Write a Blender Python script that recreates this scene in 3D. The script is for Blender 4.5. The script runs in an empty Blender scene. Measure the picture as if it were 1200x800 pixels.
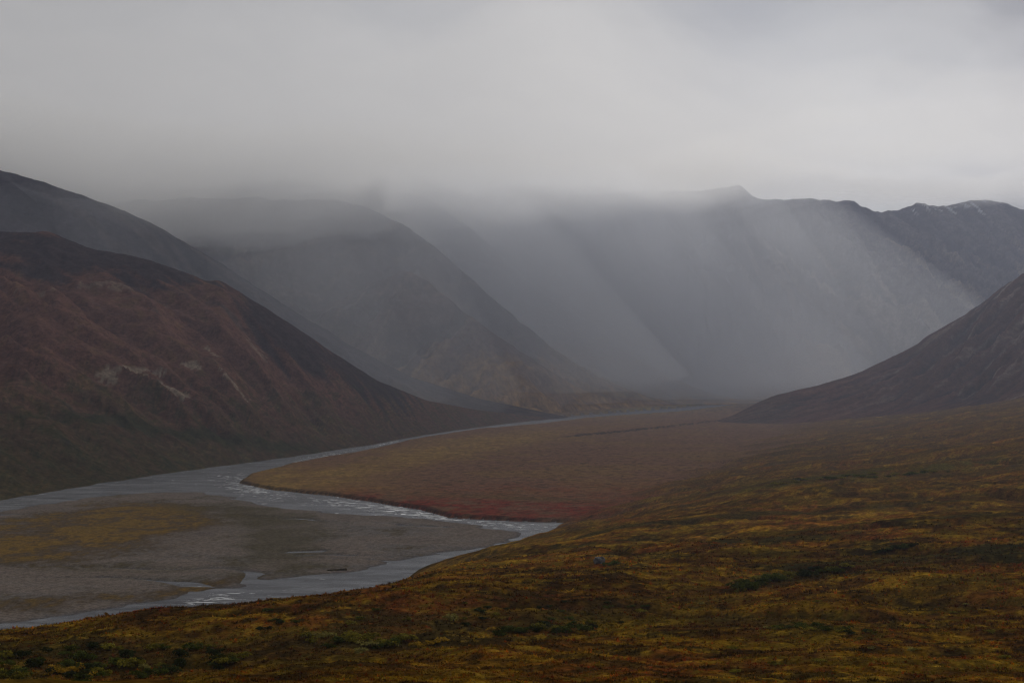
import bpy, math, random
import numpy as np

random.seed(7)
rng = np.random.default_rng(7)
sc = bpy.context.scene
col = sc.collection

# ------------------------------------------------------------------ camera
CAMZ = 110.0            # metres above the river
FPX = 1666.67           # focal length, in pixels of the 1200 px wide photograph
HOR = 445.0             # row of the horizon in the photograph
cam = bpy.data.cameras.new("camera")
cam.lens = 50; cam.sensor_width = 36; cam.shift_y = 45 / 1200
cam.clip_start = 0.5; cam.clip_end = 60000
cam_o = bpy.data.objects.new("camera", cam)
cam_o.location = (0, 0, CAMZ); cam_o.rotation_euler = (math.radians(90), 0, 0)
col.objects.link(cam_o); sc.camera = cam_o

# ------------------------------------------------------------------ light
SUN_EL, SUN_AZ = math.radians(27), math.radians(27)      # azimuth clockwise from +Y
sun = bpy.data.lights.new("sun", 'SUN')
sun.energy = 2.0; sun.angle = math.radians(14); sun.color = (1.0, 0.95, 0.87)
sun_o = bpy.data.objects.new("sun", sun)
sun_o.rotation_euler = (math.radians(90) - SUN_EL, 0, -SUN_AZ + math.pi)
col.objects.link(sun_o)
SUN_DIR = (math.sin(SUN_AZ) * math.cos(SUN_EL), math.cos(SUN_AZ) * math.cos(SUN_EL), math.sin(SUN_EL))

w = bpy.data.worlds.new("World"); sc.world = w; w.use_nodes = True


class NT:
    """small helper for building node trees"""
    def __init__(s, tree):
        s.t = tree; s.n = tree.nodes; s.l = tree.links

    def node(s, typ, ins=None, **kw):
        n = s.n.new(typ)
        for k, v in kw.items(): setattr(n, k, v)
        for k, v in (ins or {}).items(): s.set(n.inputs[k], v)
        return n

    def set(s, sock, v):
        if isinstance(v, bpy.types.NodeSocket): s.l.new(v, sock)
        else: sock.default_value = v

    def math(s, op, a, b=0.0, c=None, clamp=False):
        n = s.n.new('ShaderNodeMath'); n.operation = op; n.use_clamp = clamp
        s.set(n.inputs[0], a); s.set(n.inputs[1], b)
        if c is not None: s.set(n.inputs[2], c)
        return n.outputs[0]

    def vmath(s, op, a, b=(0, 0, 0)):
        n = s.n.new('ShaderNodeVectorMath'); n.operation = op
        s.set(n.inputs[0], a)
        if op == 'SCALE': s.set(n.inputs['Scale'], b)
        else: s.set(n.inputs[1], b)
        return n.outputs['Value'] if op in ('DOT_PRODUCT', 'LENGTH', 'DISTANCE') else n.outputs['Vector']

    def ramp(s, v, lo, hi, a=0.0, b=1.0):
        n = s.n.new('ShaderNodeMapRange'); n.interpolation_type = 'SMOOTHSTEP'
        s.set(n.inputs[0], v); s.set(n.inputs[1], lo); s.set(n.inputs[2], hi); s.set(n.inputs[3], a); s.set(n.inputs[4], b)
        return n.outputs[0]

    def mix(s, f, a, b, mode='MIX'):
        n = s.n.new('ShaderNodeMix'); n.data_type = 'RGBA'; n.blend_type = mode
        s.set(n.inputs[0], f); s.set(n.inputs[6], a); s.set(n.inputs[7], b)
        return n.outputs[2]

    def noise(s, vec, scale, detail=3.0, rough=0.55, dist=0.0):
        n = s.n.new('ShaderNodeTexNoise'); n.noise_dimensions = '3D'
        s.set(n.inputs['Vector'], vec); s.set(n.inputs['Scale'], scale); s.set(n.inputs['Detail'], detail)
        s.set(n.inputs['Roughness'], rough); s.set(n.inputs['Distortion'], dist)
        return n.outputs[0]


# overcast sky: a Nishita sky almost wholly covered by grey stratus, thinner towards the sun
k = NT(w.node_tree); k.n.clear()
tc = k.node('ShaderNodeTexCoord').outputs['Generated']
sky = k.node('ShaderNodeTexSky', sky_type='NISHITA', sun_disc=False)
sky.sun_elevation = SUN_EL; sky.sun_rotation = SUN_AZ; sky.dust_density = 3.0
n_big = k.noise(k.vmath('MULTIPLY', tc, (1, 1, 2.2)), 2.6, 4.0, 0.55, 0.3)
n_sm = k.noise(k.vmath('MULTIPLY', tc, (1, 1, 1.6)), 9.0, 4.0, 0.55, 0.6)
GAP = np.array([0.275, 1.0, 0.185]); GAP = GAP / np.linalg.norm(GAP)     # the thin place in the cloud
gapd = k.vmath('DISTANCE', tc, tuple(GAP))
gap = k.ramp(k.math('ADD', gapd, k.math('MULTIPLY', k.math('SUBTRACT', n_sm, 0.5), 0.16)), 0.02, 0.17, 1.0, 0.0)
sund = k.ramp(k.vmath('DOT_PRODUCT', tc, SUN_DIR), -0.2, 1.0, 0.0, 1.0)
lum = k.math('ADD', 2.45, k.math('MULTIPLY', k.math('SUBTRACT', n_big, 0.5), 0.9))
lum = k.math('ADD', lum, k.math('MULTIPLY', sund, 0.9))
lum = k.math('ADD', lum, k.math('MULTIPLY', gap, 3.2))
DRK = np.array([0.37, 1.0, 0.25]); DRK = DRK / np.linalg.norm(DRK)       # a thicker fold of cloud above it
drk = k.ramp(k.math('ADD', k.vmath('DISTANCE', tc, tuple(DRK)), k.math('MULTIPLY', k.math('SUBTRACT', n_sm, 0.5), 0.2)), 0.02, 0.25, 1.0, 0.0)
lum = k.math('SUBTRACT', lum, k.math('MULTIPLY', drk, 3.3))
grey = k.mix(gap, (1.0, 1.0, 0.98, 1), (1.02, 1.02, 0.97, 1))
cloud_c = k.vmath('SCALE', grey, lum)
skyc = k.mix(0.985, sky.outputs[0], cloud_c)
bg = k.node('ShaderNodeBackground', {'Color': skyc, 'Strength': 0.1})
wo = k.node('ShaderNodeOutputWorld'); k.l.new(bg.outputs[0], wo.inputs['Surface'])

sc.view_settings.view_transform = 'Standard'; sc.view_settings.look = 'None'
sc.view_settings.exposure = 0.0; sc.view_settings.gamma = 1.0; sc.view_settings.use_curve_mapping = False
sc.cycles.use_denoising = True; sc.cycles.filter_width = 1.2
sc.cycles.max_bounces = 6; sc.cycles.diffuse_bounces = 2; sc.cycles.glossy_bounces = 2
sc.cycles.volume_bounces = 2
sc.cycles.volume_step_rate = 1.0; sc.cycles.volume_max_steps = 128


# ------------------------------------------------------------------ numpy noise
def _hash(ix, iy, seed):
    h = (ix.astype(np.int64) * 374761393 + iy.astype(np.int64) * 668265263 + seed * 974634777) & 0x7fffffff
    h = ((h ^ (h >> 13)) * 1274126177) & 0x7fffffff
    return (h ^ (h >> 16)) & 0x7fffffff


def perlin(x, y, seed=0):
    x0 = np.floor(x); y0 = np.floor(y); fx = x - x0; fy = y - y0
    ux = fx * fx * fx * (fx * (fx * 6 - 15) + 10); uy = fy * fy * fy * (fy * (fy * 6 - 15) + 10)
    def g(dx, dy):
        a = _hash(x0 + dx, y0 + dy, seed) * (2 * math.pi / 0x7fffffff)
        return np.cos(a) * (fx - dx) + np.sin(a) * (fy - dy)
    a = g(0, 0) * (1 - ux) + g(1, 0) * ux
    b = g(0, 1) * (1 - ux) + g(1, 1) * ux
    return (a * (1 - uy) + b * uy) * 1.5


def fbm(x, y, oct=4, seed=0, gain=0.5):
    r = 0; a = 1.0; f = 1.0; tot = 0
    for i in range(oct):
        r = r + a * perlin(x * f + 17.3 * i, y * f - 9.1 * i, seed + i); tot += a
        a *= gain; f *= 2.03
    return r / tot


def ridged(x, y, oct=4, seed=0, gain=0.5):
    r = 0; a = 1.0; f = 1.0; tot = 0
    for i in range(oct):
        r = r + a * (1 - np.abs(perlin(x * f + 31.7 * i, y * f + 5.3 * i, seed + i)) * 1.6); tot += a
        a *= gain; f *= 2.1
    return r / tot


def sstep(a, b, x):
    t = np.clip((x - a) / (b - a), 0, 1); return t * t * (3 - 2 * t)


def mixc(c, d, f):
    return c * (1 - f[..., None]) + np.asarray(d, float) * f[..., None]


def PX(x, y): return 600 + FPX * x / y
def PY(y, z): return HOR - (z - CAMZ) / y * FPX
def floor_pt(px, py):
    y = CAMZ * FPX / (py - HOR); return ((px - 600) / FPX * y, y)


def blob(px, py, cx, cy, rx, ry, ang=0.0):
    c, s = math.cos(ang), math.sin(ang); dx = px - cx; dy = py - cy
    a = (dx * c + dy * s) / rx; b = (-dx * s + dy * c) / ry
    return np.exp(-(a * a + b * b))


def poly_sd(x, y, pts):
    """signed distance in metres to a polygon, positive inside"""
    d = np.full(x.shape, 1e9); inside = np.zeros(x.shape, bool)
    n = len(pts)
    for i in range(n):
        x0, y0 = pts[i]; x1, y1 = pts[(i + 1) % n]
        ex, ey = x1 - x0, y1 - y0; L = ex * ex + ey * ey + 1e-9
        t = np.clip(((x - x0) * ex + (y - y0) * ey) / L, 0, 1)
        d = np.minimum(d, (x - x0 - t * ex) ** 2 + (y - y0 - t * ey) ** 2)
        c = ((y0 > y) != (y1 > y)) & (x < (x1 - x0) * (y - y0) / (y1 - y0 + 1e-12) + x0)
        inside ^= c
    d = np.sqrt(d)
    return np.where(inside, d, -d)


# ------------------------------------------------------------------ the lie of the land
BED = [floor_pt(*p) for p in [(-420, 640), (-250, 612), (0, 584), (80, 571), (170, 557), (270, 542), (340, 531), (430, 517), (480, 509),
       (560, 499), (640, 489.5), (700, 485), (800, 477.5), (880, 467.6), (930, 466), (930, 468.5), (890, 471.5), (800, 483), (700, 490.5), (620, 498),
       (560, 503), (500, 512), (470, 518), (450, 524), (400, 533), (340, 544), (290, 557), (278, 566), (310, 573), (400, 582.5), (490, 597), (525, 606.5), (600, 610.5),
       (690, 613), (640, 628), (600, 640), (500, 675), (430, 700), (300, 735), (180, 765), (0, 800), (-250, 830), (-420, 850)]]
BAR = [floor_pt(*p) for p in [(-420, 655), (-250, 628), (0, 600), (60, 589), (120, 581), (180, 577), (240, 577), (270, 583), (300, 591), (367, 598),
       (450, 605), (500, 608), (550, 613), (600, 622), (602, 631), (583, 640), (513, 651), (443, 661), (410, 667), (300, 683),
       (240, 692), (180, 704), (100, 718), (0, 731), (-250, 762), (-420, 790)]]
SC_PX = np.array([500, 600, 640, 700, 780, 860, 980, 1300.]); SC_D = CAMZ * FPX / (np.array([527, 520, 516, 511.5, 503, 493.5, 489, 489.]) - HOR)

DK = np.array([8, 40, 80, 140, 180, 215, 240, 270, 300, 340, 400, 470, 550, 650, 800, 1000, 1300, 1700, 2200, 2700, 3200, 4000.])
LOW = 1e5
# rows of the near hillside (photograph rows) at those distances, for columns across the view
NEAR = {
 -500: [None, None, 838, 806, 800, 792, 782, 770, 760, 752, 760, 790, LOW, LOW, LOW, LOW, LOW, LOW, LOW, LOW, LOW, LOW],
 -200: [None, None, 838, 806, 800, 792, 780, 766, 756, 750, 760, 790, LOW, LOW, LOW, LOW, LOW, LOW, LOW, LOW, LOW, LOW],
 0:    [None, None, 836, 808, 803, 790, 775, 758, 746, 738, 750, 778, 800, LOW, LOW, LOW, LOW, LOW, LOW, LOW, LOW, LOW],
 100:  [None, None, 836, 808, 802, 790, 772, 751, 733, 723, 734, 760, 790, LOW, LOW, LOW, LOW, LOW, LOW, LOW, LOW, LOW],
 180:  [None, None, 836, 808, 794, 798, 770, 746, 724, 712, 722, 748, 780, LOW, LOW, LOW, LOW, LOW, LOW, LOW, LOW, LOW],
 300:  [None, None, 836, 808, 780, 802, 768, 736, 714, 706, 711, 730, 750, LOW, LOW, LOW, LOW, LOW, LOW, LOW, LOW, LOW],
 400:  [None, None, 836, 807, 774, 796, 764, 730, 706, 694, 696, 706, 724, 740, LOW, LOW, LOW, LOW, LOW, LOW, LOW, LOW],
 500:  [None, None, 836, 806, 774, 764, 774, 732, 702, 686, 675, 669, 668, 668, 667, LOW, LOW, LOW, LOW, LOW, LOW, LOW],
 600:  [None, None, 836, 806, 778, 752, 766, 734, 706, 690, 674, 660, 650, 644, 638, 636, LOW, LOW, LOW, LOW, LOW, LOW],
 700:  [None, None, 836, 806, 780, 756, 738, 748, 712, 692, 670, 652, 638, 627, 616, 608, 590, LOW, LOW, LOW, LOW, LOW],
 800:  [None, None, 836, 806, 782, 758, 742, 724, 730, 700, 674, 650, 630, 614, 597, 584, 567, 552, 530, LOW, LOW, LOW],
 900:  [None, None, 836, 805, 782, 760, 744, 726, 710, 698, 682, 650, 626, 606, 585, 567, 550, 536, 522, 511, 502, 492],
 1000: [None, None, 836, 805, 782, 760, 744, 726, 708, 690, 668, 648, 620, 602, 579, 560, 542, 526, 511, 500, 491, 484],
 1100: [None, None, 836, 805, 782, 760, 744, 726, 708, 688, 664, 640, 616, 597, 574, 553, 531, 514, 498, 487, 480, 474],
 1200: [None, None, 836, 805, 782, 760, 744, 726, 706, 684, 658, 634, 611, 592, 568, 544, 520, 500, 482, 469, 461, 455],
 1400: [None, None, 836, 805, 780, 756, 738, 718, 696, 672, 645, 618, 594, 572, 546, 520, 494, 472, 455, 444, 438, 434],
 1900: [None, None, 836, 800, 770, 740, 720, 698, 676, 650, 618, 588, 560, 535, 508, 480, 455, 436, 422, 414, 410, 408],
}
_cols = sorted(NEAR)
_Z = []
for c in _cols:
    zz = []
    for D, r in zip(DK, NEAR[c]):
        if r is None: zz.append(107.5 - D * 0.155)
        else: zz.append(max(CAMZ - (r - HOR) / FPX * D, -25.0))
    _Z.append(zz)
_Z = np.array(_Z)
# resample to a fine table and smooth it, so that the slopes roll instead of breaking
_fu = np.linspace(-500, 1900, 241); _fd = np.linspace(math.log(8), math.log(4000), 260)
_t1 = np.array([np.interp(_fd, np.log(DK), r) for r in _Z])
_T = np.array([np.interp(_fu, _cols, _t1[:, j]) for j in range(len(_fd))]).T


def _blur(a, s, ax):
    r = int(3 * s) + 1; kk = np.exp(-np.arange(-r, r + 1) ** 2 / (2 * s * s)); kk /= kk.sum()
    return np.apply_along_axis(lambda v: np.convolve(np.pad(v, r, mode='edge'), kk, 'valid'), ax, a)


_T = _blur(_blur(_T, 2.4, 0), 1.3, 1)


def table(u_px, D):
    a = np.clip((u_px + 500) / 10, 0, 239.999); b = np.clip((np.log(np.maximum(D, 8)) - _fd[0]) / (_fd[1] - _fd[0]), 0, 258.999)
    i = a.astype(int); j = b.astype(int); fa = a - i; fb = b - j
    return (_T[i, j] * (1 - fa) * (1 - fb) + _T[i + 1, j] * fa * (1 - fb) + _T[i, j + 1] * (1 - fa) * fb + _T[i + 1, j + 1] * fa * fb)


def rill(x, y):
    """0..1 along the little drainage lines of the slope"""
    w1 = fbm(x / 120, y / 120, 3, 61) * 40
    a = sstep(.80, .97, ridged((x * .35 + y + w1) / 75, (x - y * .35) / 260, 2, 63))
    b = sstep(.86, .98, ridged((x * .3 + y + w1 * 2) / 190, (x - y * .3) / 420, 2, 67)) * sstep(350, 600, y)
    return np.maximum(a * (1 - .6 * sstep(500, 900, y)), b)


def ground(x, y):
    """height of the ground, and the fields that say what grows there"""
    px = PX(x, y)
    near = table(px, y)
    rough = fbm(x / 42, y / 42, 4, 3) * np.clip(y / 250, .3, 1.0) * 2.4 + fbm(x / 15, y / 15, 3, 7) * 1.0 + fbm(x / 6, y / 6, 3, 9) * 0.5
    rough = rough - 2.2 * rill(x, y) * np.clip(y / 300, .3, 2.2)
    roll = fbm((x * .8 + y * .5) / 210, (y * .9 - x * .4) / 120, 4, 13) * 11 * sstep(330, 900, y) * sstep(3500, 2200, y)
    near = near + (rough + roll) * sstep(-4, 10, near)
    wx = fbm(x / 60, y / 60, 4, 21) * 14 * np.clip(y / 1800, 0.5, 1); wy = fbm(x / 60, y / 60, 4, 22) * 14 * np.clip(y / 1800, 0.5, 2.0)
    bed = poly_sd(x + wx * .4, y + wy * .4, BED)
    bar = poly_sd(x + wx, y + wy, BAR)
    sca = y + wy * 1.5 - np.interp(px, SC_PX, SC_D)          # metres beyond the old bank that crosses the plain
    # terrace: level plain, low cut bank along the river
    ter = 3.0 + fbm(x / 150, y / 150, 4, 31) * 1.3 + fbm(x / 25, y / 25, 3, 33) * 0.35 + sstep(60, 900, -bed) * 1.5
    ter = ter + sstep(0, 14, sca) * 4.0 * sstep(620, 700, px + 20 * fbm(y / 90, x / 90, 3, 35))
    bedz = -0.9 + 0.25 * fbm(x / 20, y / 20, 3, 41)
    barz = bedz + sstep(-9, 9, bar + 20 * fbm(x / 55, y / 40, 4, 47)) * 1.45 + sstep(0, 60, bar) * 0.5 \
        + sstep(0, 30, bar) * 0.5 * fbm(x / 90, y / 60, 4, 44)
    bw = fbm(x / 150, y / 150, 3, 48) * 60
    braid = sstep(.87, .97, ridged((y + .25 * x + bw) / 120, (x - .2 * y) / 520, 2, 49))
    barz = barz - 1.7 * braid * sstep(260, 60, bar) * sstep(640, 800, y)
    # the cut bank on the bar's near side
    bankw = np.where(y > 2600, 12.0, 7.5)
    f = sstep(-bankw, 1.0, bed)
    flat = ter * (1 - f) + barz * f
    h = np.maximum(near, flat)
    dd = near - flat
    soft = np.where(np.abs(dd) < 3, (3 - np.abs(dd)) ** 2 / 12, 0) * (1 - f)
    return h + soft, near, flat, bed, bar, sca, f


# ------------------------------------------------------------------ palettes (albedo)
C_BROWN = (0.112, 0.050, 0.013); C_OCHRE = (0.190, 0.102, 0.010); C_OLIVE = (0.118, 0.086, 0.012)
C_RED = (0.130, 0.030, 0.012); C_DARK = (0.038, 0.024, 0.010); C_GREEN = (0.060, 0.053, 0.012); C_GOLD = (0.22, 0.130, 0.014)


def near_color(x, y, z):
    px = PX(x, y); py = PY(y, z)
    n1 = fbm(x / 55, y / 55, 4, 101); n2 = fbm(x / 15, y / 15, 4, 111); n3 = fbm(x / 4, y / 4, 4, 121); n4 = fbm(x / 34, y / 34, 4, 131)
    n5 = fbm(x / 2.0, y / 2.0, 3, 151)
    n6 = fbm(x / 7, y / 7, 3, 161)
    c = np.tile(np.array(C_BROWN), x.shape + (1,))
    c = mixc(c, C_OCHRE, sstep(-.12, .16, n2 + .3 * n6 + .35 * n3 + .4 * n1) * .85)
    c = mixc(c, C_OLIVE, sstep(.06, .26, n4 + .5 * n3 + .3 * n6) * .6)
    c = mixc(c, C_RED, sstep(.12, .28, n1 + .3 * n2 + .6 * n3) * .65)
    c = mixc(c, C_GREEN, sstep(.18, .32, -n4 + .5 * n2 + .3 * n3) * .7)
    c = mixc(c, C_DARK, sstep(.05, .25, -n4 * .8 - .4 * n6 - .5 * n3 - .3 * n2) * .75)
    c = mixc(c, C_GOLD, sstep(.16, .28, n6 * .3 + n3 * .5 + .5 * n2 + .3 * n5) * .7)
    c = mixc(c, (0.022, 0.024, 0.010), rill(x, y) * sstep(-.3, .1, n6 + n2) * .8)
    c = c * np.array((1.0, .98, .76))
    c = c * np.exp2(.45 * n6 + .5 * n3 + .6 * n5 + .8 * n1 + .4 * n2)[..., None]
    # darker, shrubby ground along the gully
    g = np.maximum.reduce([blob(px, py, 130, 770, 200, 26, -.05), blob(px, py, 420, 745, 190, 22, -.15), blob(px, py, 650, 722, 160, 12, -.12),
                           blob(px, py, 920, 680, 70, 8, -.2), blob(px, py, 880, 728, 120, 7, .05)])
    c = mixc(c, np.array(C_DARK) * .8 + np.array(C_GREEN) * .3, np.clip(g * 1.1, 0, 1) * (.5 + .35 * sstep(-.2, .2, n2)))
    r = np.maximum.reduce([blob(px, py, 600, 703, 130, 6, -.05), blob(px, py, 330, 712, 80, 5, .05), blob(px, py, 700, 600, 60, 8, 0),
                           blob(px, py, 930, 612, 50, 6, 0), blob(px, py, 170, 715, 60, 7, -.1)])
    c = mixc(c, C_RED, np.clip(r, 0, 1) * sstep(-.1, .25, n3 + n2) * .8)
    yl = np.maximum.reduce([blob(px, py, 560, 655, 60, 12, -.3), blob(px, py, 960, 632, 50, 5, .1), blob(px, py, 560, 785, 200, 14, -.15), blob(px, py, 1000, 705, 160, 8, -.05)])
    c = mixc(c, C_OCHRE, np.clip(yl, 0, 1) * sstep(-.25, .2, n3) * .6)
    n7 = fbm((x * .97 + y * .25) / 170, (y - .3 * x) / 38, 4, 171)
    c = c * np.exp2(1.9 * n7 * sstep(230, 420, y))[..., None]
    c = mixc(c, (0.045, 0.042, 0.014), sstep(.16, .34, -n7 + .3 * n2) * sstep(260, 450, y) * .6)
    # further away the slope is plainer and browner
    far = .75 * sstep(450, 1000, y) + .25 * sstep(1000, 1800, y)
    c = mixc(c, (0.115, 0.066, 0.026), far * .55)
    c = mixc(c, (0.030, 0.030, 0.013), rill(x, y) * sstep(400, 600, y) * sstep(-.25, .1, n2 + n4) * .8)
    gr = np.clip(blob(px, py, 960, 562, 180, 6, -.12) + blob(px, py, 1100, 548, 120, 5, -.1), 0, 1)
    c = mixc(c, (0.07, 0.068, 0.018), gr * sstep(-.2, .2, n2) * .7)
    return c


def plain_color(x, y, z, bed):
    px = PX(x, y); py = PY(y, z)
    n1 = fbm(x / 190, y / 190, 5, 201); n2 = fbm(x / 45, y / 45, 5, 211); n3 = fbm(x / 12, y / 12, 3, 221)
    c = np.tile(np.array((0.142, 0.080, 0.052)), x.shape + (1,))
    c = mixc(c, (0.105, 0.058, 0.037), sstep(-.1, .2, n2 + .4 * n3) * .7)
    c = mixc(c, (0.155, 0.095, 0.038), sstep(.0, .2, n1 + .6 * n2) * .5)
    tip = np.clip(blob(px, py, 350, 562, 110, 16, .1) + blob(px, py, 470, 540, 120, 11, -.2) + .9 * blob(px, py, 580, 517, 110, 9, -.1), 0, 1)
    c = mixc(c, (0.21, 0.135, 0.042), tip * (.4 + .4 * sstep(-.2, .3, n2 + n3)))
    red = np.clip(1.2 * blob(px, py, 470, 590, 60, 9, .2) + 1.5 * blob(px, py, 610, 597, 130, 13, .05) + .6 * blob(px, py, 760, 580, 130, 14, -.1) + .5 * blob(px, py, 620, 572, 100, 6, 0), 0, 1)
    c = mixc(c, (0.13, 0.022, 0.016), red * sstep(-.35, .2, n2 + .7 * n3) * .85)
    c = mixc(c, (0.19, 0.15, 0.055), np.clip(1.3 * blob(px, py, 790, 477, 110, 6, -.08), 0, 1) * .8)
    c = mixc(c, (0.10, 0.07, 0.03), np.clip(blob(px, py, 600, 583, 120, 3, .04), 0, 1) * .7)
    c = c * np.array((1.15, 1.1, .98))
    dark = sstep(.16, .34, n3 + .5 * n2) * .6
    c = c * np.exp2(.8 * n2 + .7 * n3)[..., None]
    c = mixc(c, (0.03, 0.028, 0.016), dark)
    return c


def bar_color(x, y, z, bar):
    px = PX(x, y); py = PY(y, np.zeros_like(y))
    n1 = fbm(x / 90, y / 90, 5, 301); n2 = fbm(x / 30, y / 34, 4, 311); n3 = fbm(x / 5, y / 9, 3, 321)
    c = np.tile(np.array((0.166, 0.134, 0.112)), x.shape + (1,))
    c = mixc(c, (0.125, 0.115, 0.111), sstep(-.1, .3, n1 + .4 * n2) * .7)
    c = mixc(c, (0.19, 0.165, 0.148), sstep(.1, .45, n2 + .4 * n3) * .5)
    c = c * np.exp2(.25 * n2 + .35 * n3 + .5 * n1)[..., None]
    wet = sstep(.7, -.1, z)
    c = mixc(c, (0.085, 0.083, 0.088), wet * .85)
    ora = np.clip(1.2 * blob(px, py, 110, 622, 130, 25, -.05) + .9 * blob(px, py, 190, 605, 70, 14, .05) + .7 * blob(px, py, 20, 650, 90, 18), 0, 1)
    ora = np.maximum(ora, np.clip(blob(px, py, 235, 689, 70, 6, -.18) + .7 * blob(px, py, 60, 708, 90, 8, -.1), 0, 1))
    c = mixc(c, (0.070, 0.046, 0.020), sstep(.05, .8, ora + .8 * n1 + .7 * n2 + .6 * n3) * .8)
    c = mixc(c, (0.20, 0.115, 0.020), sstep(.45, 1.0, ora + .9 * n1 + 1.0 * n2 + .7 * n3 - .22) * .7)
    olv = np.clip(blob(px, py, 330, 640, 60, 30, .2) + .8 * blob(px, py, 290, 605, 90, 14, .1) + .5 * blob(px, py, 150, 670, 160, 14), 0, 1)
    c = mixc(c, (0.075, 0.062, 0.034), sstep(.1, .95, olv + .9 * n1 + .6 * n2 + .4 * n3) * .75)
    return c


# ------------------------------------------------------------------ mesh + material helpers
def grid_faces(nu, nd):
    i = np.arange(nu - 1)[:, None] * nd + np.arange(nd - 1)[None, :]
    return np.stack([i, i + nd, i + nd + 1, i + 1], -1).reshape(-1, 4)


def make_mesh(name, V, Fq, colr=None, mat=None, smooth=True, extra=None):
    me = bpy.data.meshes.new(name)
    V = np.ascontiguousarray(V, np.float32); Fq = np.ascontiguousarray(Fq, np.int32)
    n, kv = Fq.shape
    me.vertices.add(len(V)); me.vertices.foreach_set('co', V.ravel())
    me.loops.add(n * kv); me.loops.foreach_set('vertex_index', Fq.ravel())
    me.polygons.add(n); me.polygons.foreach_set('loop_start', np.arange(0, n * kv, kv, dtype=np.int32))
    if smooth: me.polygons.foreach_set('use_smooth', np.ones(n, bool))
    me.update(calc_edges=True)
    if colr is not None:
        a = me.attributes.new('tint', 'FLOAT_COLOR', 'POINT')
        a.data.foreach_set('color', np.concatenate([colr, np.ones((len(V), 1))], 1).astype(np.float32).ravel())
    for nm, val in (extra or {}).items():
        a = me.attributes.new(nm, 'FLOAT', 'POINT'); a.data.foreach_set('value', val.astype(np.float32).ravel())
    if mat: me.materials.append(mat)
    o = bpy.data.objects.new(name, me); col.objects.link(o)
    return o


def compact(V, Fq, arrs):
    used = np.unique(Fq); m = np.full(len(V), -1); m[used] = np.arange(len(used))
    return V[used], m[Fq], [a[used] for a in arrs]


def structure(o, label, kind='structure', cat=None):
    o['kind'] = kind; o['label'] = label
    if cat: o['category'] = cat
    return o


def new_mat(name):
    m = bpy.data.materials.new(name); m.use_nodes = True
    kk = NT(m.node_tree); kk.n.clear(); kk.out = kk.node('ShaderNodeOutputMaterial')
    return m, kk


def land_mat(name, scales, amount, bump, bump_scale, rough=0.95, stretch=(1, 1, 1), tint2=None):
    """tint attribute, broken up by noise of several sizes; fine relief"""
    m, q = new_mat(name)
    pos = q.node('ShaderNodeNewGeometry').outputs['Position']
    v = q.vmath('MULTIPLY', pos, stretch)
    att = q.node('ShaderNodeAttribute', attribute_name='tint').outputs['Color']
    c = att
    for i, s in enumerate(scales):
        n = q.noise(v, 1.0 / s, 4.0, 0.6)
        f = q.ramp(n, 0.3, 0.7, 1 - amount, 1 + amount)
        c = q.vmath('SCALE', c, f)
    if tint2:
        n = q.noise(v, 1.0 / tint2[0], 5.0, 0.62, 0.2)
        c = q.mix(q.ramp(n, tint2[1], tint2[2], 0.0, tint2[4]), c, tint2[3])
    b = q.node('ShaderNodeBump', {'Strength': bump, 'Distance': bump_scale[1], 'Height': q.noise(v, 1.0 / bump_scale[0], 5.0, 0.65)})
    p = q.node('ShaderNodeBsdfDiffuse', {'Color': c, 'Roughness': 0.5, 'Normal': b.outputs[0]})
    q.l.new(p.outputs[0], q.out.inputs['Surface'])
    return m


M_NEAR = land_mat('tundra', (0.7, 2.2), 0.35, 0.9, (0.8, 0.35), tint2=(0.5, 0.56, 0.72, (0.02, 0.015, 0.008, 1), 0.6))
M_PLAIN = land_mat('plain', (6.0, 1.8), 0.28, 0.7, (3.0, 0.6), tint2=(2.2, 0.60, 0.72, (0.025, 0.022, 0.012, 1), 0.6))
M_GRAVEL = land_mat('gravel', (1.0, 2.5), 0.28, 0.5, (1.2, 0.2), rough=0.9, tint2=(1.6, 0.60, 0.74, (0.05, 0.046, 0.042, 1), 0.5))
M_HILL = land_mat('hillside', (14.0, 5.0), 0.25, 0.8, (9.0, 2.2), tint2=(7.0, 0.58, 0.70, (0.018, 0.017, 0.012, 1), 0.55))
M_ROCKY = land_mat('mountain_rock', (45.0, 16.0), 0.25, 0.9, (30.0, 9.0))

# ------------------------------------------------------------------ ground sheets
du = np.concatenate([np.linspace(-1.6, -0.42, 36)[:-1], np.linspace(-0.42, 0.42, 580), np.linspace(0.42, 1.6, 36)[1:]])
dl = np.concatenate([np.geomspace(6, 100, 36)[:-1], np.geomspace(100, 4200, 760)[:-1], np.geomspace(4200, 14000, 60)])
U, D = np.meshgrid(du, dl, indexing='ij'); nu, nd = U.shape
X = U * D; Y = D
H, near, flat, bed, bar, sca, fb = ground(X, Y)
V = np.stack([X, Y, H], -1).reshape(-1, 3)
Fq = grid_faces(nu, nd)
cn = near_color(X, Y, H); cp = plain_color(X, Y, H, bed); cb = bar_color(X, Y, H, bar)
isnear = sstep(-9, 14, (near - flat) + 12 * fbm(X / 70, Y / 70, 4, 77) - 2 * sstep(900, 1600, Y))
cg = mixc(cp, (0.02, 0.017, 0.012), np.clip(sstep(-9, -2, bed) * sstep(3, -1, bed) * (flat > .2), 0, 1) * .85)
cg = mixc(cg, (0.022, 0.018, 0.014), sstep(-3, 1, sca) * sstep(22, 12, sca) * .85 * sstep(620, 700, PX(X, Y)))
land = cg * (1 - isnear[..., None]) + cn * isnear[..., None]
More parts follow.
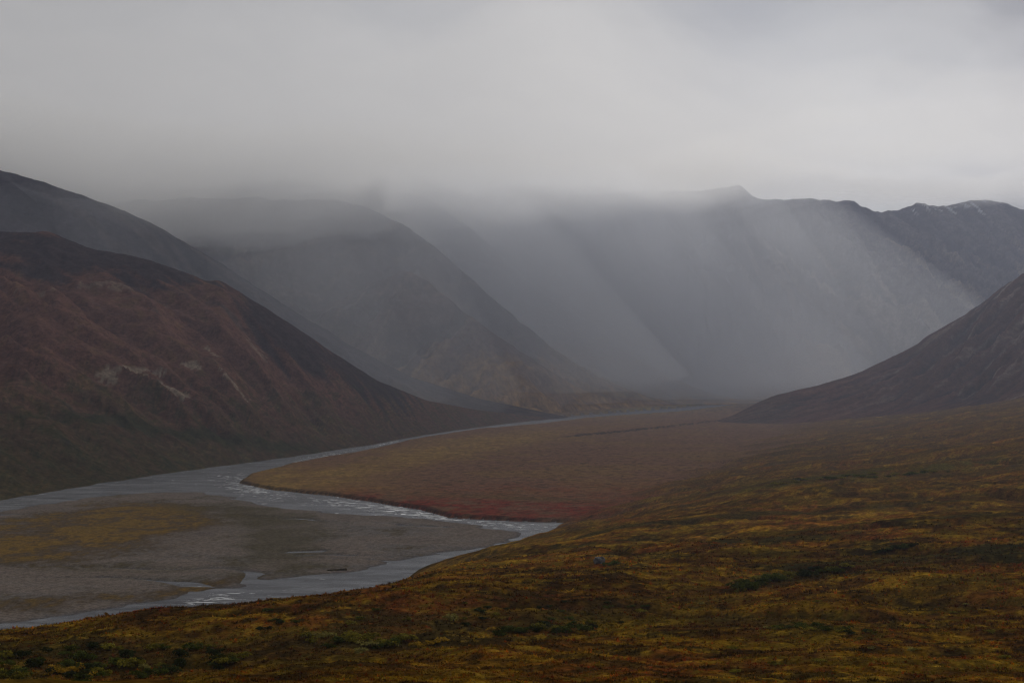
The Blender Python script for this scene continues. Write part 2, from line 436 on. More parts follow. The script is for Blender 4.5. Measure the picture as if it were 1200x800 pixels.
# split the one sheet into near hillside, terrace plain and river bed (they share their edges)
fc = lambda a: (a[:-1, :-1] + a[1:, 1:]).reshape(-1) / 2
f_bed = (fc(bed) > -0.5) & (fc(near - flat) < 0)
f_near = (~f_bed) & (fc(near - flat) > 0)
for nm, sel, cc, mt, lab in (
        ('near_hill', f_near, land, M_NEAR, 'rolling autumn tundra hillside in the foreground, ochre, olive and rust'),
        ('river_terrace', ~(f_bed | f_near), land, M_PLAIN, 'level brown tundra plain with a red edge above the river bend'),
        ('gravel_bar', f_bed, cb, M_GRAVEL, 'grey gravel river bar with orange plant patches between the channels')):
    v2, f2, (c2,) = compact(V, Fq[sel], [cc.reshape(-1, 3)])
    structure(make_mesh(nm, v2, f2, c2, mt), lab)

# ------------------------------------------------------------------ river
m, q = new_mat('river_water')
pos = q.node('ShaderNodeNewGeometry').outputs['Position']
foam_glint_a = q.node('ShaderNodeAttribute', attribute_name='foam').outputs['Fac']
flow = q.vmath('MULTIPLY', pos, (0.55, 1.0, 1.0))
n1 = q.noise(flow, 0.16, 5.0, 0.62, 0.8)
n2 = q.noise(flow, 0.035, 4.0, 0.6, 0.5)
foam = q.ramp(q.math('ADD', n1, q.math('MULTIPLY', foam_glint_a, 0.14)), 0.68, 0.76)
base = q.mix(q.ramp(n2, 0.35, 0.65), (0.070, 0.072, 0.080, 1), (0.115, 0.118, 0.127, 1))
base = q.mix(foam, base, (0.58, 0.59, 0.60, 1))  # white flecks: riffle foam plus glints painted as colour
rip = q.noise(q.vmath('MULTIPLY', pos, (0.6, 0.5, 1.0)), 0.45, 5.0, 0.7)
stk = q.noise(q.vmath('MULTIPLY', pos, (0.25, 1.0, 1.0)), 0.09, 5.0, 0.65, 0.6)
base = q.vmath('SCALE', base, q.ramp(stk, 0.35, 0.65, 0.6, 1.45))
bmp = q.node('ShaderNodeBump', {'Strength': 0.9, 'Distance': 1.0, 'Height': rip})
bmp2 = q.node('ShaderNodeBump', {'Strength': 0.5, 'Distance': 1.2, 'Height': n1, 'Normal': bmp.outputs[0]})
p = q.node('ShaderNodeBsdfPrincipled', {'Base Color': base, 'Roughness': q.math('ADD', 0.22, q.math('MULTIPLY', foam, 0.6)), 'IOR': 1.33, 'Normal': bmp2.outputs[0]})
p.inputs['Specular IOR Level'].default_value = 0.14
q.l.new(p.outputs[0], q.out.inputs['Surface'])
ru = np.linspace(-0.75, 0.24, 260); rd = np.geomspace(480, 9800, 320)
U2, D2 = np.meshgrid(ru, rd, indexing='ij'); X2 = U2 * D2
Vw = np.stack([X2, D2, np.zeros_like(X2)], -1).reshape(-1, 3)
ppx = PX(X2, D2); ppy = PY(D2, 0 * D2)
fo = np.clip(blob(ppx, ppy, 290, 570, 45, 14, .3) + blob(ppx, ppy, 420, 592, 90, 8, .12) + 1.2 * blob(ppx, ppy, 500, 603, 50, 5, .15)
             + 1.1 * blob(ppx, ppy, 600, 616, 50, 5, .1) + 1.3 * blob(ppx, ppy, 240, 703, 60, 6, -.15) + blob(ppx, ppy, 330, 703, 40, 4, -.1)
             + blob(ppx, ppy, 370, 538, 50, 5, -.2) + blob(ppx, ppy, 455, 519, 20, 3, -.2) + .5 * blob(ppx, ppy, 30, 735, 60, 3, -.1), 0, 1.4)
structure(make_mesh('river', Vw, grid_faces(*U2.shape), None, m, extra={'foam': fo}), 'silty grey braided river with white riffles and glints winding up the valley')


# ------------------------------------------------------------------ hills and mountains
def col_hill(name, cols, ur, dr, prof, back, gul, crest_n, colour, mat, label, seed, smooth=6.0):
    """cols: (photograph column, foot distance, foot height, crest distance, crest row); heights run from foot to crest along each bearing"""
    us = np.linspace(ur[0], ur[1], ur[2]); nd_ = dr[2]
    px1 = 600 + FPX * us
    c = np.array(cols, float)
    sg = smooth * 1.0 / max((px1[1] - px1[0]), 1e-6)
    it = lambda j, s=sg: _blur(np.interp(px1, c[:, 0], c[:, j])[None, :], max(s, .3), 1)[0]
    F_, zf, C_ = it(1, sg * 2), it(2, sg * 2), it(3, sg * 2)
    row = it(4, sg * .35)
    zc = CAMZ + (HOR - row) / FPX * C_
    U, T = np.meshgrid(us, np.linspace(dr[0], dr[1], nd_), indexing='ij')     # T: 0 foot, 1 crest
    Fm = F_[:, None]; Cm = C_[:, None]
    Dm = Fm + T * (Cm - Fm)
    x = U * Dm; y = Dm
    g = np.interp(np.clip(T, 0, 1), prof[0], prof[1])
    hgt = (zc - zf)[:, None]
    z = zf[:, None] + hgt * g
    z = np.where(T > 1, zc[:, None] - back * (Dm - Cm) - 0, z)
    z = np.where(T < 0, zf[:, None] + T * (Cm - Fm) * 0.12, z)
    z = _blur(_blur(z, 1.2, 0), 1.6, 1)
    z_plain = z.copy()
    th, lam, amp, elong = gul
    ca, sa = math.cos(th), math.sin(th)
    al = x * ca + y * sa; ac = -x * sa + y * ca                 # along / across the fall line
    wv = fbm(al / (lam * 4), ac / (lam * 3), 3, seed + 40) * lam * .9
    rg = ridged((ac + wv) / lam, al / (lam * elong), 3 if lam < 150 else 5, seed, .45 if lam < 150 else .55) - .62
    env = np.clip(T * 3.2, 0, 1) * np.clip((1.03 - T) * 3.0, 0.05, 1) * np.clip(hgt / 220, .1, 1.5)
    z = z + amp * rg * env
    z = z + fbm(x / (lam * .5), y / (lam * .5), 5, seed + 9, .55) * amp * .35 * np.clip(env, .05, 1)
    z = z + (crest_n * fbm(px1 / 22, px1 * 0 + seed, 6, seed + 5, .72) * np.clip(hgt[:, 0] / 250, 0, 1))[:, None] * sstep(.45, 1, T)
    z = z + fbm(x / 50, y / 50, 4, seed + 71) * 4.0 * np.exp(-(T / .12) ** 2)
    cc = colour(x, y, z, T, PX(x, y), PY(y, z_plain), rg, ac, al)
    Vv = np.stack([x, y, z], -1).reshape(-1, 3)
    return structure(make_mesh(name, Vv, grid_faces(*x.shape), cc.reshape(-1, 3), mat), label)


def c_left_hill(x, y, z, T, px, py, rg, ac, al):
    n1 = fbm(x / 160, y / 160, 5, 401); n2 = fbm(ac / 22, al / 120, 4, 411); n3 = fbm(x / 25, y / 25, 4, 421)
    c = np.tile(np.array((0.128, 0.062, 0.046)), x.shape + (1,))
    c = mixc(c, (0.060, 0.042, 0.024), sstep(420, 520, py + 60 * n1) * .8)
    c = mixc(c, (0.048, 0.043, 0.018), sstep(470, 560, py + 50 * n2 - 0.08 * px) * .65)
    c = mixc(c, (0.030, 0.034, 0.015), sstep(.05, .35, n2 + .5 * n3) * sstep(420, 500, py) * .6)
    c = mixc(c, (0.085, 0.055, 0.020), sstep(.1, .35, n3 + .5 * n1) * .4)
    # dark scree on the shoulder and the upper slope
    dk = np.clip(blob(px, py, 110, 300, 160, 26, .15) + blob(px, py, 330, 390, 60, 22, .75) + .8 * blob(px, py, 430, 440, 70, 25, .6), 0, 1)
    c = mixc(c, (0.024, 0.021, 0.025), sstep(.2, .6, dk + .7 * n2) * .85)
    c = c * np.exp2(.3 * n2 + .6 * n3 + .4 * n1)[..., None]
    c = mixc(c, (0.09, 0.07, 0.06), np.clip(blob(px, py, 250, 355, 40, 8, .5), 0, 1) * sstep(-.1, .2, n2) * .8)
    n9 = fbm(x / 9, y / 9, 3, 431)
    c = mixc(c, (0.034, 0.036, 0.018), sstep(.1, .26, n9 + .8 * n3) * sstep(400, 470, py) * .6)
    # pale outcrops
    for (a, b, ra, rb, an) in ((150, 438, 42, 5, .03), (190, 453, 32, 5, .42), (255, 410, 16, 4, .5), (225, 429, 14, 3, .35), (140, 342, 50, 3, .15), (45, 347, 30, 2, -.05), (275, 455, 20, 4, .6), (300, 400, 20, 3, .7)):
        o = blob(px, py, a, b, ra, rb, an)
        c = mixc(c, (0.24, 0.19, 0.14), sstep(.38, .5, o * (.35 + 1.2 * sstep(-.12, .12, n3 + .6 * n9)) ) * (.8 if b > 400 else .4))
    c = mixc(c, (0.030, 0.034, 0.016), sstep(.25, .9, blob(px, py, 210, 508, 240, 10, .12) + .6 * n3) * .8)
    return c


def c_rock(base, streak, low, low_row, seed, streak_amt=.85):
    def fn(x, y, z, T, px, py, rg, ac, al):
        n1 = fbm(ac / 70, al / 600, 5, seed); n2 = fbm(x / 220, y / 220, 5, seed + 11); n3 = fbm(ac / 26, al / 260, 4, seed + 22)
        c = np.tile(np.array(base), x.shape + (1,))
        c = mixc(c, np.array(base) * .4, sstep(-.05, .2, -rg + .5 * n1) * .85)  # gully recesses darkened in colour to strengthen the relief shading
        c = mixc(c, streak, sstep(.05, .3, n1 + .5 * n3 - .05) * streak_amt)
        c = mixc(c, low, sstep(low_row - 50, low_row, py + 30 * n2 + 20 * n1) * (.55 + .4 * sstep(-.2, .3, n3 + n2)))
        return c
    return fn


def c_far(x, y, z, T, px, py, rg, ac, al):
    n1 = fbm(ac / 90, al / 700, 5, 501); n2 = fbm(x / 260, y / 260, 5, 511); n3 = fbm(ac / 35, al / 320, 4, 521)
    c = np.tile(np.array((0.095, 0.086, 0.084)), x.shape + (1,))
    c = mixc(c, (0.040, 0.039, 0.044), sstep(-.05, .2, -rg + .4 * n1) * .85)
    c = mixc(c, (0.20, 0.165, 0.13), sstep(.08, .3, n1 + .5 * n3) * sstep(250, 310, py) * .85)
    c = mixc(c, (0.24, 0.20, 0.16), sstep(.3, .7, blob(px, py, 1000, 350, 110, 14, .5) + .5 * n3) * .6)
    c = mixc(c, (0.30, 0.17, 0.05), sstep(405, 450, py + 24 * n2) * .75)  # ochre foot; its bright gold is painted sunlight
    snow = sstep(.35, .6, .8 * blob(px, py, 1115, 243, 50, 9) + 1.6 * n3 + .5 * n1 - .42) * (py < 262) * (px > 1040)
    c = mixc(c, (0.6, 0.62, 0.66), np.clip(snow, 0, 1) * .8)
    return c


def c_right(x, y, z, T, px, py, rg, ac, al):
    n1 = fbm(ac / 40, al / 300, 5, 601); n2 = fbm(x / 120, y / 120, 5, 611); n3 = fbm(ac / 14, al / 140, 4, 621)
    c = np.tile(np.array((0.090, 0.042, 0.030)), x.shape + (1,))
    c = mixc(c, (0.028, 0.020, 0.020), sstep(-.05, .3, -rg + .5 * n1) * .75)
    c = mixc(c, (0.13, 0.095, 0.08), sstep(.1, .3, n1 + .5 * n3) * sstep(960, 1100, px) * .7)
    c = mixc(c, (0.085, 0.045, 0.028), sstep(.0, .3, n2) * .5)
    c = mixc(c, (0.075, 0.055, 0.04), sstep(960, 880, px) * .5)
    c = c * np.exp2(1.2 * n1 + .6 * n3)[..., None]
    return c


# far to near
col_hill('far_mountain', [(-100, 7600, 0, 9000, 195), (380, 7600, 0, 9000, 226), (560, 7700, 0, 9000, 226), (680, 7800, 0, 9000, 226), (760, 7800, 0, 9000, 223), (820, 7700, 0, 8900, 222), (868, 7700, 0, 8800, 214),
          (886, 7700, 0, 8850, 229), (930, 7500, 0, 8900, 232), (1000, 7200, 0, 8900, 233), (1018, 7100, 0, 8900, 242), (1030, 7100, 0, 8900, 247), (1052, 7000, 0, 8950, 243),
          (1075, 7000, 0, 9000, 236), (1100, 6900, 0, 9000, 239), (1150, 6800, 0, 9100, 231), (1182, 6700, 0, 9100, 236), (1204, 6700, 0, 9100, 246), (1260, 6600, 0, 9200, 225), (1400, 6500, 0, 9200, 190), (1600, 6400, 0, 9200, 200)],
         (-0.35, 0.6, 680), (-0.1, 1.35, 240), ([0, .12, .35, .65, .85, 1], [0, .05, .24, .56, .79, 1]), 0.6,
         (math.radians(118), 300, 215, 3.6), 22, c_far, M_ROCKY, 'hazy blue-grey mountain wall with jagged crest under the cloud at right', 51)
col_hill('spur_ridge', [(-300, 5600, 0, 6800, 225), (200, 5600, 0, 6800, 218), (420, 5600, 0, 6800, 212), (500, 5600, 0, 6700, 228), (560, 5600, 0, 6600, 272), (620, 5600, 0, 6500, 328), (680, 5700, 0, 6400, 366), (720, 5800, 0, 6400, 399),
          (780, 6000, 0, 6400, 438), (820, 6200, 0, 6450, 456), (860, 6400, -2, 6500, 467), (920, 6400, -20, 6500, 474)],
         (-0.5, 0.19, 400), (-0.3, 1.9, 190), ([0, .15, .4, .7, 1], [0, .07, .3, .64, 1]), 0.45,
         (math.radians(212), 280, 130, 3.6), 9, c_rock((0.075, 0.066, 0.066), (0.13, 0.105, 0.085), (0.36, 0.20, 0.05), 445, 711), M_ROCKY,  # foot colour: ochre fans with the sun's gold painted in
         'faint grey ridge falling to fans tinted sunlit gold behind the rain', 61)
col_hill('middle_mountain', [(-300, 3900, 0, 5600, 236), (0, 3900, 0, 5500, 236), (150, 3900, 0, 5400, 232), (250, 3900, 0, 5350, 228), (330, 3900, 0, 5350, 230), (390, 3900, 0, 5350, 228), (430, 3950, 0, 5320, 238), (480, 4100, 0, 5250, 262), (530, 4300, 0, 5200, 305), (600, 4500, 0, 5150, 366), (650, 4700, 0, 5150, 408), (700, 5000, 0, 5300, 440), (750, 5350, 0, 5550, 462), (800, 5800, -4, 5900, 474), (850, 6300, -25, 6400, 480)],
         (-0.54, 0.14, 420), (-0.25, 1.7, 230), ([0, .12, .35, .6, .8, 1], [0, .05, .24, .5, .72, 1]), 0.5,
         (math.radians(222), 300, 180, 3.2), 13, c_rock((0.075, 0.058, 0.056), (0.12, 0.09, 0.070), (0.24, 0.14, 0.05), 455, 721), M_ROCKY,  # foot slope coloured gold to look sunlit
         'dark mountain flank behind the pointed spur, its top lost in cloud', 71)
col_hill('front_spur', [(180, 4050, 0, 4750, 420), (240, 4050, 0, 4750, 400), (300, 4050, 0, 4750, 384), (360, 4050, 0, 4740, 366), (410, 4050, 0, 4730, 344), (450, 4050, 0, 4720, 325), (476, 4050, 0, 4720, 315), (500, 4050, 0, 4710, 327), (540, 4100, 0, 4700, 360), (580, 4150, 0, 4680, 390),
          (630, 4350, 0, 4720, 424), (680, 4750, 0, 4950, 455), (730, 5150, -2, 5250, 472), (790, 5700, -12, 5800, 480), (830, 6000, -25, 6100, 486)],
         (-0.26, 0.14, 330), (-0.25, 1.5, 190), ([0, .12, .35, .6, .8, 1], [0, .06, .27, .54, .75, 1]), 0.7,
         (math.radians(235), 170, 85, 3.6), 8, c_rock((0.098, 0.068, 0.060), (0.16, 0.11, 0.08), (0.26, 0.15, 0.05), 455, 741), M_ROCKY,  # foot colour brightened to stand in for sun on the slope
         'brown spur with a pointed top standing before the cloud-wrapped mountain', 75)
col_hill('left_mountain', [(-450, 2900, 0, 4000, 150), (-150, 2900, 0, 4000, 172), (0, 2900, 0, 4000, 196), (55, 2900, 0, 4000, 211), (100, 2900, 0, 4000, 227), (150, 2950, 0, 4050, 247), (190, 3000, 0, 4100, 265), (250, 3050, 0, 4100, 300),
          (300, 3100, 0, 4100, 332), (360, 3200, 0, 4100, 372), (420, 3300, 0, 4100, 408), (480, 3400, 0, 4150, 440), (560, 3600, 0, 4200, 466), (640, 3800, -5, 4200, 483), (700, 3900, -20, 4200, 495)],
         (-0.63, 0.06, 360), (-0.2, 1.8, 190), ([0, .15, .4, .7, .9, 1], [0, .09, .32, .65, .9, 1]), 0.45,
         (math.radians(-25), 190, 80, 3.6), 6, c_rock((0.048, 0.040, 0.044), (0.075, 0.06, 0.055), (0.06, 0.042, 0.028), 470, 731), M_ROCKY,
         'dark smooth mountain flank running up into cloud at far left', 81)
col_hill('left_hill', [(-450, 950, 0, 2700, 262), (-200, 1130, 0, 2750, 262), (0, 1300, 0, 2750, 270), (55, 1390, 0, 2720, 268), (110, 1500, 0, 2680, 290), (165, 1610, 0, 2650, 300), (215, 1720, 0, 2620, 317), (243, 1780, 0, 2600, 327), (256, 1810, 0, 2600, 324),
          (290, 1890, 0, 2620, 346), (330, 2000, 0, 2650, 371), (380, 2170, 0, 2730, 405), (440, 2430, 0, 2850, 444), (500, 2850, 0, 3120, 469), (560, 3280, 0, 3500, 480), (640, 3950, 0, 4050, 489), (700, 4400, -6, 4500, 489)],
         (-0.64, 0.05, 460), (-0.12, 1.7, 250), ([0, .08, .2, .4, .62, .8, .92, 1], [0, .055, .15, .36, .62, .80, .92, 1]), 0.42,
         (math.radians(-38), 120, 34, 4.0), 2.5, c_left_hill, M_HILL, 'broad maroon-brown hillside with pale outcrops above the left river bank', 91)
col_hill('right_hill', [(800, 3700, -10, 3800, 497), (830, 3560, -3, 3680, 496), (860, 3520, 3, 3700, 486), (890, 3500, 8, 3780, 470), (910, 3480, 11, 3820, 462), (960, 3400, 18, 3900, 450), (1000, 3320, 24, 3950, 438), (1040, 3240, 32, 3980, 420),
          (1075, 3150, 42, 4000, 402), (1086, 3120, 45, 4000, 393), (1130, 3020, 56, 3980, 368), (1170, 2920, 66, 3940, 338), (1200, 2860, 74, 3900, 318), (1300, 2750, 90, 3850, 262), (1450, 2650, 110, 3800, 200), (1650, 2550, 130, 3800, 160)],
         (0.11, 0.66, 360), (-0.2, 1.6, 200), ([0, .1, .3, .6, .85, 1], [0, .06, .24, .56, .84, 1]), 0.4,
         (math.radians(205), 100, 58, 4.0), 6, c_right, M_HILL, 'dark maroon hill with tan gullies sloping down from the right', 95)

# ------------------------------------------------------------------ low plants on the near hillside
def hit(px, py):
    """the nearest ground seen at a place in the photograph"""
    d = np.geomspace(100, 2500, 1600); u = (px - 600) / FPX
    z = ground(u * d, d)[0]; r = PY(d, z)
    i = int(np.argmax(r <= py)); return float(u * d[i]), float(d[i]), float(z[i])


def hgt(x, y):
    return float(ground(np.array([x]), np.array([y]))[0][0])


def plant_mat(name, amount=0.45, attr=True, color=None):
    m, q = new_mat(name)
    pos = q.node('ShaderNodeNewGeometry').outputs['Position']
    if attr: c = q.node('ShaderNodeAttribute', attribute_name='tint').outputs['Color']
    else: c = color
    rnd = q.node('ShaderNodeObjectInfo').outputs['Random']
    f = q.math('MULTIPLY', q.ramp(q.noise(pos, 1.1, 3.0), 0.3, 0.7, 1 - amount, 1 + amount), q.math('MULTIPLY_ADD', rnd, 0.5, 0.75))
    c = q.vmath('SCALE', c, f) if attr else q.vmath('SCALE', q.mix(0.0, c, c), f)
    d_ = q.node('ShaderNodeBsdfDiffuse', {'Color': c})
    t_ = q.node('ShaderNodeBsdfTranslucent', {'Color': c})
    mx = q.node('ShaderNodeMixShader', {0: 0.25, 1: d_.outputs[0], 2: t_.outputs[0]})
    q.l.new(mx.outputs[0], q.out.inputs['Surface'])
    return m


NT_ = 90000; BL = 6
tpx = rng.uniform(-70, 1270, NT_ * 2)
tD = 96 * np.exp(rng.beta(1.05, 1.25, NT_ * 2) * math.log(560 / 96))
tx = (tpx - 600) / FPX * tD; ty = tD
tz, tn, tf, *_r = ground(tx, ty)
keep = np.where(tn > tf + 3)[0][:NT_]
tx, ty, tz = tx[keep], ty[keep], tz[keep]
tc_ = near_color(tx, ty, tz)
n_t = len(tx)
size = (0.20 + 0.30 * rng.random(n_t) ** 2) * np.clip(ty / 210, .75, 1.8)
size *= 0.7 + 0.6 * sstep(-.3, .3, fbm(tx / 5, ty / 5, 3, 901))
big = rng.random(n_t) < .06; size[big] *= 1.8
a0 = rng.uniform(0, 2 * math.pi, (n_t, BL)); lean = rng.uniform(.25, 1.0, (n_t, BL)); ln = rng.uniform(.6, 1.15, (n_t, BL)) * size[:, None]
lean[big] = rng.uniform(.95, 1.25, (int(big.sum()), BL))
wd = rng.uniform(.16, .34, (n_t, BL)) * size[:, None]
dx, dy = np.cos(a0), np.sin(a0)
bx_ = tx[:, None] + dx * size[:, None] * .25; by_ = ty[:, None] + dy * size[:, None] * .25; bz_ = np.broadcast_to(tz[:, None] - .06, bx_.shape)
P0 = np.stack([bx_ - dy * wd, by_ + dx * wd, bz_], -1); P1 = np.stack([bx_ + dy * wd, by_ - dx * wd, bz_], -1)
P2 = np.stack([bx_ + dx * ln * lean * .8, by_ + dy * ln * lean * .8, bz_ + ln * (1.05 - .6 * lean) + .06], -1)
TV = np.stack([P0, P1, P2], 2).reshape(-1, 3)
var = (0.6 + 1.1 * rng.random((n_t, 1, 1, 1)) ** 1.5) * (0.85 + 0.3 * rng.random((n_t, BL, 1, 1)))
hue = np.ones((n_t, 1, 1, 3)); pick = rng.random(n_t)
hue[pick < .16, 0, 0] = (1.5, .72, .7); hue[pick > .82, 0, 0] = (1.3, 1.25, .8)
TC = np.broadcast_to(tc_[:, None, None, :] * var * hue, (n_t, BL, 3, 3)).reshape(-1, 3)
M_TUFT = plant_mat('low_plants', 0.3)
structure(make_mesh('ground_cover', TV, np.arange(len(TV)).reshape(-1, 3), TC, M_TUFT, smooth=False), 'low autumn tundra plants, dwarf birch and grass over the near slope', 'stuff')

# ------------------------------------------------------------------ willow shrubs
SH_MATS = {}
for nm, cl_ in (('green', (0.060, 0.070, 0.013, 1)), ('olive', (0.150, 0.125, 0.016, 1)), ('gold', (0.32, 0.19, 0.018, 1)), ('dark', (0.028, 0.034, 0.010, 1)), ('pale', (0.20, 0.17, 0.045, 1))):
    SH_MATS[nm] = plant_mat('shrub_leaves_' + nm, 0.5, False, cl_)
m, q = new_mat('shrub_bark')
q.l.new(q.node('ShaderNodeBsdfDiffuse', {'Color': q.mix(q.noise(q.node('ShaderNodeNewGeometry').outputs['Position'], 9.0), (0.03, 0.024, 0.018, 1), (0.075, 0.06, 0.045, 1))}).outputs[0], q.out.inputs['Surface'])
M_BARK = m


def shrub_proto(seed, kind):
    r = np.random.default_rng(seed)
    lob = []
    for i in range(r.integers(5, 9)):
        a = r.uniform(0, 6.28); d = r.uniform(.1, .75) if i else 0
        lob.append((d * math.cos(a), d * math.sin(a) * .9, r.uniform(.28, .72), r.uniform(.3, .52)))
    P = []
    for i in range(330):
        cx, cy, cz, rad = lob[r.integers(len(lob))]
        v = r.normal(size=3); v /= np.linalg.norm(v); v[2] = abs(v[2]) * 1.0 - .25
        rr = rad * r.uniform(.55, 1.08)
        c = np.array((cx, cy, cz)) + v * rr; c[2] = max(c[2], .06) * .82
        n = v + r.normal(size=3) * .55; n /= np.linalg.norm(n)
        t = np.cross(n, r.normal(size=3)); t /= np.linalg.norm(t); b = np.cross(n, t)
        l = r.uniform(.05, .125); w_ = l * r.uniform(.45, .8)
        P += [c - t * l, c + b * w_, c + t * l, c - b * w_ + n * l * .2]
    P = np.array(P)
    me = bpy.data.meshes.new('foliage_' + kind)
    me.from_pydata([tuple(p) for p in P], [], [tuple(range(i, i + 4)) for i in range(0, len(P), 4)]); me.materials.append(SH_MATS[kind])
    V = []; F = []
    for (cx, cy, cz, rad) in lob:
        b0 = np.array((cx * .15, cy * .15, -.12)); b2 = np.array((cx, cy, cz + rad * .3)); b1 = (b0 + b2) / 2 + r.normal(size=3) * .04
        k0 = len(V)
        for p_, w_ in ((b0, .028), (b1, .018), (b2, .006)):
            for j in range(4):
                V.append((p_[0] + w_ * math.cos(j * 1.571), p_[1] + w_ * math.sin(j * 1.571), p_[2]))
        for l in (0, 4):
            for j in range(4): F.append((k0 + l + j, k0 + l + (j + 1) % 4, k0 + l + 4 + (j + 1) % 4, k0 + l + 4 + j))
    ms = bpy.data.meshes.new('stem'); ms.from_pydata(V, [], F); ms.materials.append(M_BARK)
    return me, ms


PROTO = {kd: [shrub_proto(40 + 7 * i + 31 * j, kd) for i in range(4)] for j, kd in enumerate(SH_MATS)}


def shrub(px, py, size, kind, label, group=None, squash=1.0):
    x, y, z = hit(px, py)
    z = min(hgt(x, y), hgt(x, y - .4 * size))
    fm, sm = PROTO[kind][random.randrange(4)]
    size *= 1.3
    if '{}' in label: label = label.format({'green': 'leaf-green', 'olive': 'olive', 'dark': 'blackish green', 'gold': 'gold', 'pale': 'pale yellow'}[kind])
    o = bpy.data.objects.new('willow_shrub', None); col.objects.link(o); o.empty_display_size = .3
    o.location = (x, y, z - .04 * size); o.rotation_euler = (0, 0, random.uniform(0, 6.28)); o.scale = (size, size, size * squash)
    o['label'] = label; o['category'] = 'shrub'
    if group: o['group'] = group
    a = bpy.data.objects.new('foliage', fm); a.parent = o; col.objects.link(a)
    b = bpy.data.objects.new('stem', sm); b.parent = o; col.objects.link(b)
    return o


def along(pts, n, jx, jy):
    pts = np.array(pts, float); L = np.r_[0, np.cumsum(np.hypot(*np.diff(pts, axis=0).T))]
    for t in (np.arange(n) + .5) / n * L[-1]:
        yield np.interp(t, L, pts[:, 0]) + random.uniform(-jx, jx), np.interp(t, L, pts[:, 1]) + random.uniform(-jy, jy)


def pick(**w_): return random.choices(list(w_), list(w_.values()))[0]


L1 = '{} willow shrub in the clump along the gully, lower centre-left'
for px, py in along([(358, 754), (400, 752), (440, 754), (480, 754)], 15, 5, 7):
    shrub(px, py, random.uniform(1.2, 2.2), pick(olive=6, green=2, pale=1), L1, 'willow clump in the gully', .75)
for px, py, lab in ((421, 765, 'yellow-green low shrub at the near edge of the gully clump'), (489, 758, 'leftmost of the gold shrubs on the gully edge'),
                    (503, 755, 'middle one of the gold shrubs on the gully edge'), (517, 752, 'rightmost of the gold shrubs on the gully edge')):
    shrub(px, py, 1.7, 'gold' if px > 450 else 'pale', lab, None, .55)
L2 = '{} willow shrub in the gully thicket, bottom centre'
for px, py in along([(578, 744), (600, 741), (630, 741), (655, 739), (700, 733)], 18, 4, 5):
    shrub(px, py, random.uniform(1.1, 2.0), pick(green=5, dark=3, olive=3), L2, 'green thicket at bottom centre', .8)
shrub(673, 733, 1.5, 'gold', 'single gold shrub at the right end of the green gully thicket', None, .6)
shrub(576, 740, 1.5, 'gold', 'single gold shrub at the left end of the green gully thicket', None, .6)
shrub(531, 728, 1.7, 'pale', 'pale yellow shrub standing alone above the gully', None, .9)
L3 = '{} shrub in the dense willow thicket, bottom left corner'
for i in range(85):
    px = random.uniform(-20, 285); py = random.uniform(758, 806)
    if py > 812 - px * .09: continue
    shrub(px, py, random.uniform(1.0, 2.1), pick(green=4, dark=4, olive=5, pale=.3), L3, 'thicket in the bottom left corner', .8)
L4 = 'yellow shrub in the gold patch inside the bottom left thicket'
for px, py in ((70, 784), (80, 781), (91, 783), (76, 788), (88, 788), (66, 790), (110, 794)):
    shrub(px, py, random.uniform(1.2, 1.7), 'gold', L4, 'gold shrubs in the corner thicket', .7)
L5 = '{} shrub in the leafy hollow of the right-hand slope'
for px, py in along([(862, 693), (878, 690), (890, 684), (920, 676), (960, 669), (990, 667)], 26, 4, 4):
    shrub(px, py, random.uniform(1.6, 2.9), pick(green=5, dark=3, olive=3), L5, 'shrubs in the hollow on the right', .75)
shrub(913, 674, 2.6, 'gold', 'gold shrub among the green ones in the hollow on the right slope', None, .7)
shrub(868, 684, 2.2, 'olive', 'yellow-green shrub at the left end of the hollow', None, .8)
L6 = '{} shrub in the short row above the leafy hollow'
for px, py in along([(1030, 647), (1072, 641)], 8, 3, 2):
    shrub(px, py, random.uniform(1.5, 2.4), pick(green=3, dark=3), L6, 'row above the hollow', .7)
L7 = 'low {} shrub in the long row across the near right slope'
for px, py in along([(905, 733), (960, 738), (1030, 741)], 16, 5, 3):
    shrub(px, py, random.uniform(.9, 1.5), pick(green=3, dark=2, olive=2), L7, 'row of shrubs on the near right slope', .6)
L8 = 'small {} shrub scattered on the slope above the gully'
for i in range(34):
    px = random.uniform(300, 760); py = 716 + random.uniform(-4, 26) - (px - 300) * .02
    shrub(px, py, random.uniform(.8, 1.4), pick(green=4, dark=4, olive=3), L8, 'scattered shrubs above the gully', .6)
L10 = 'low {} shrub dotted singly over the open near slope'
for i in range(40):
    px = random.uniform(380, 1190); py = random.uniform(690, 792)
    if py < 800 - (px - 300) * .09 and px < 760: continue
    shrub(px, py, random.uniform(.7, 1.2), pick(olive=5, pale=2, gold=1), L10, 'shrubs dotted over the open slope', .5)
L9 = 'faint {} shrub in the far row on the right slope'
for px, py in along([(905, 567), (960, 561), (1050, 557), (1110, 552)], 22, 6, 2):
    shrub(px, py, random.uniform(2.5, 4.5), pick(green=3, olive=2), L9, 'far row of shrubs on the right slope', .5)
shrub(430, 689, 2.2, 'olive', 'shrub standing alone at the water edge of the near channel', None, .7)
shrub(718, 662, 3.0, 'green', 'green shrub beside the grey boulder', None, .6)

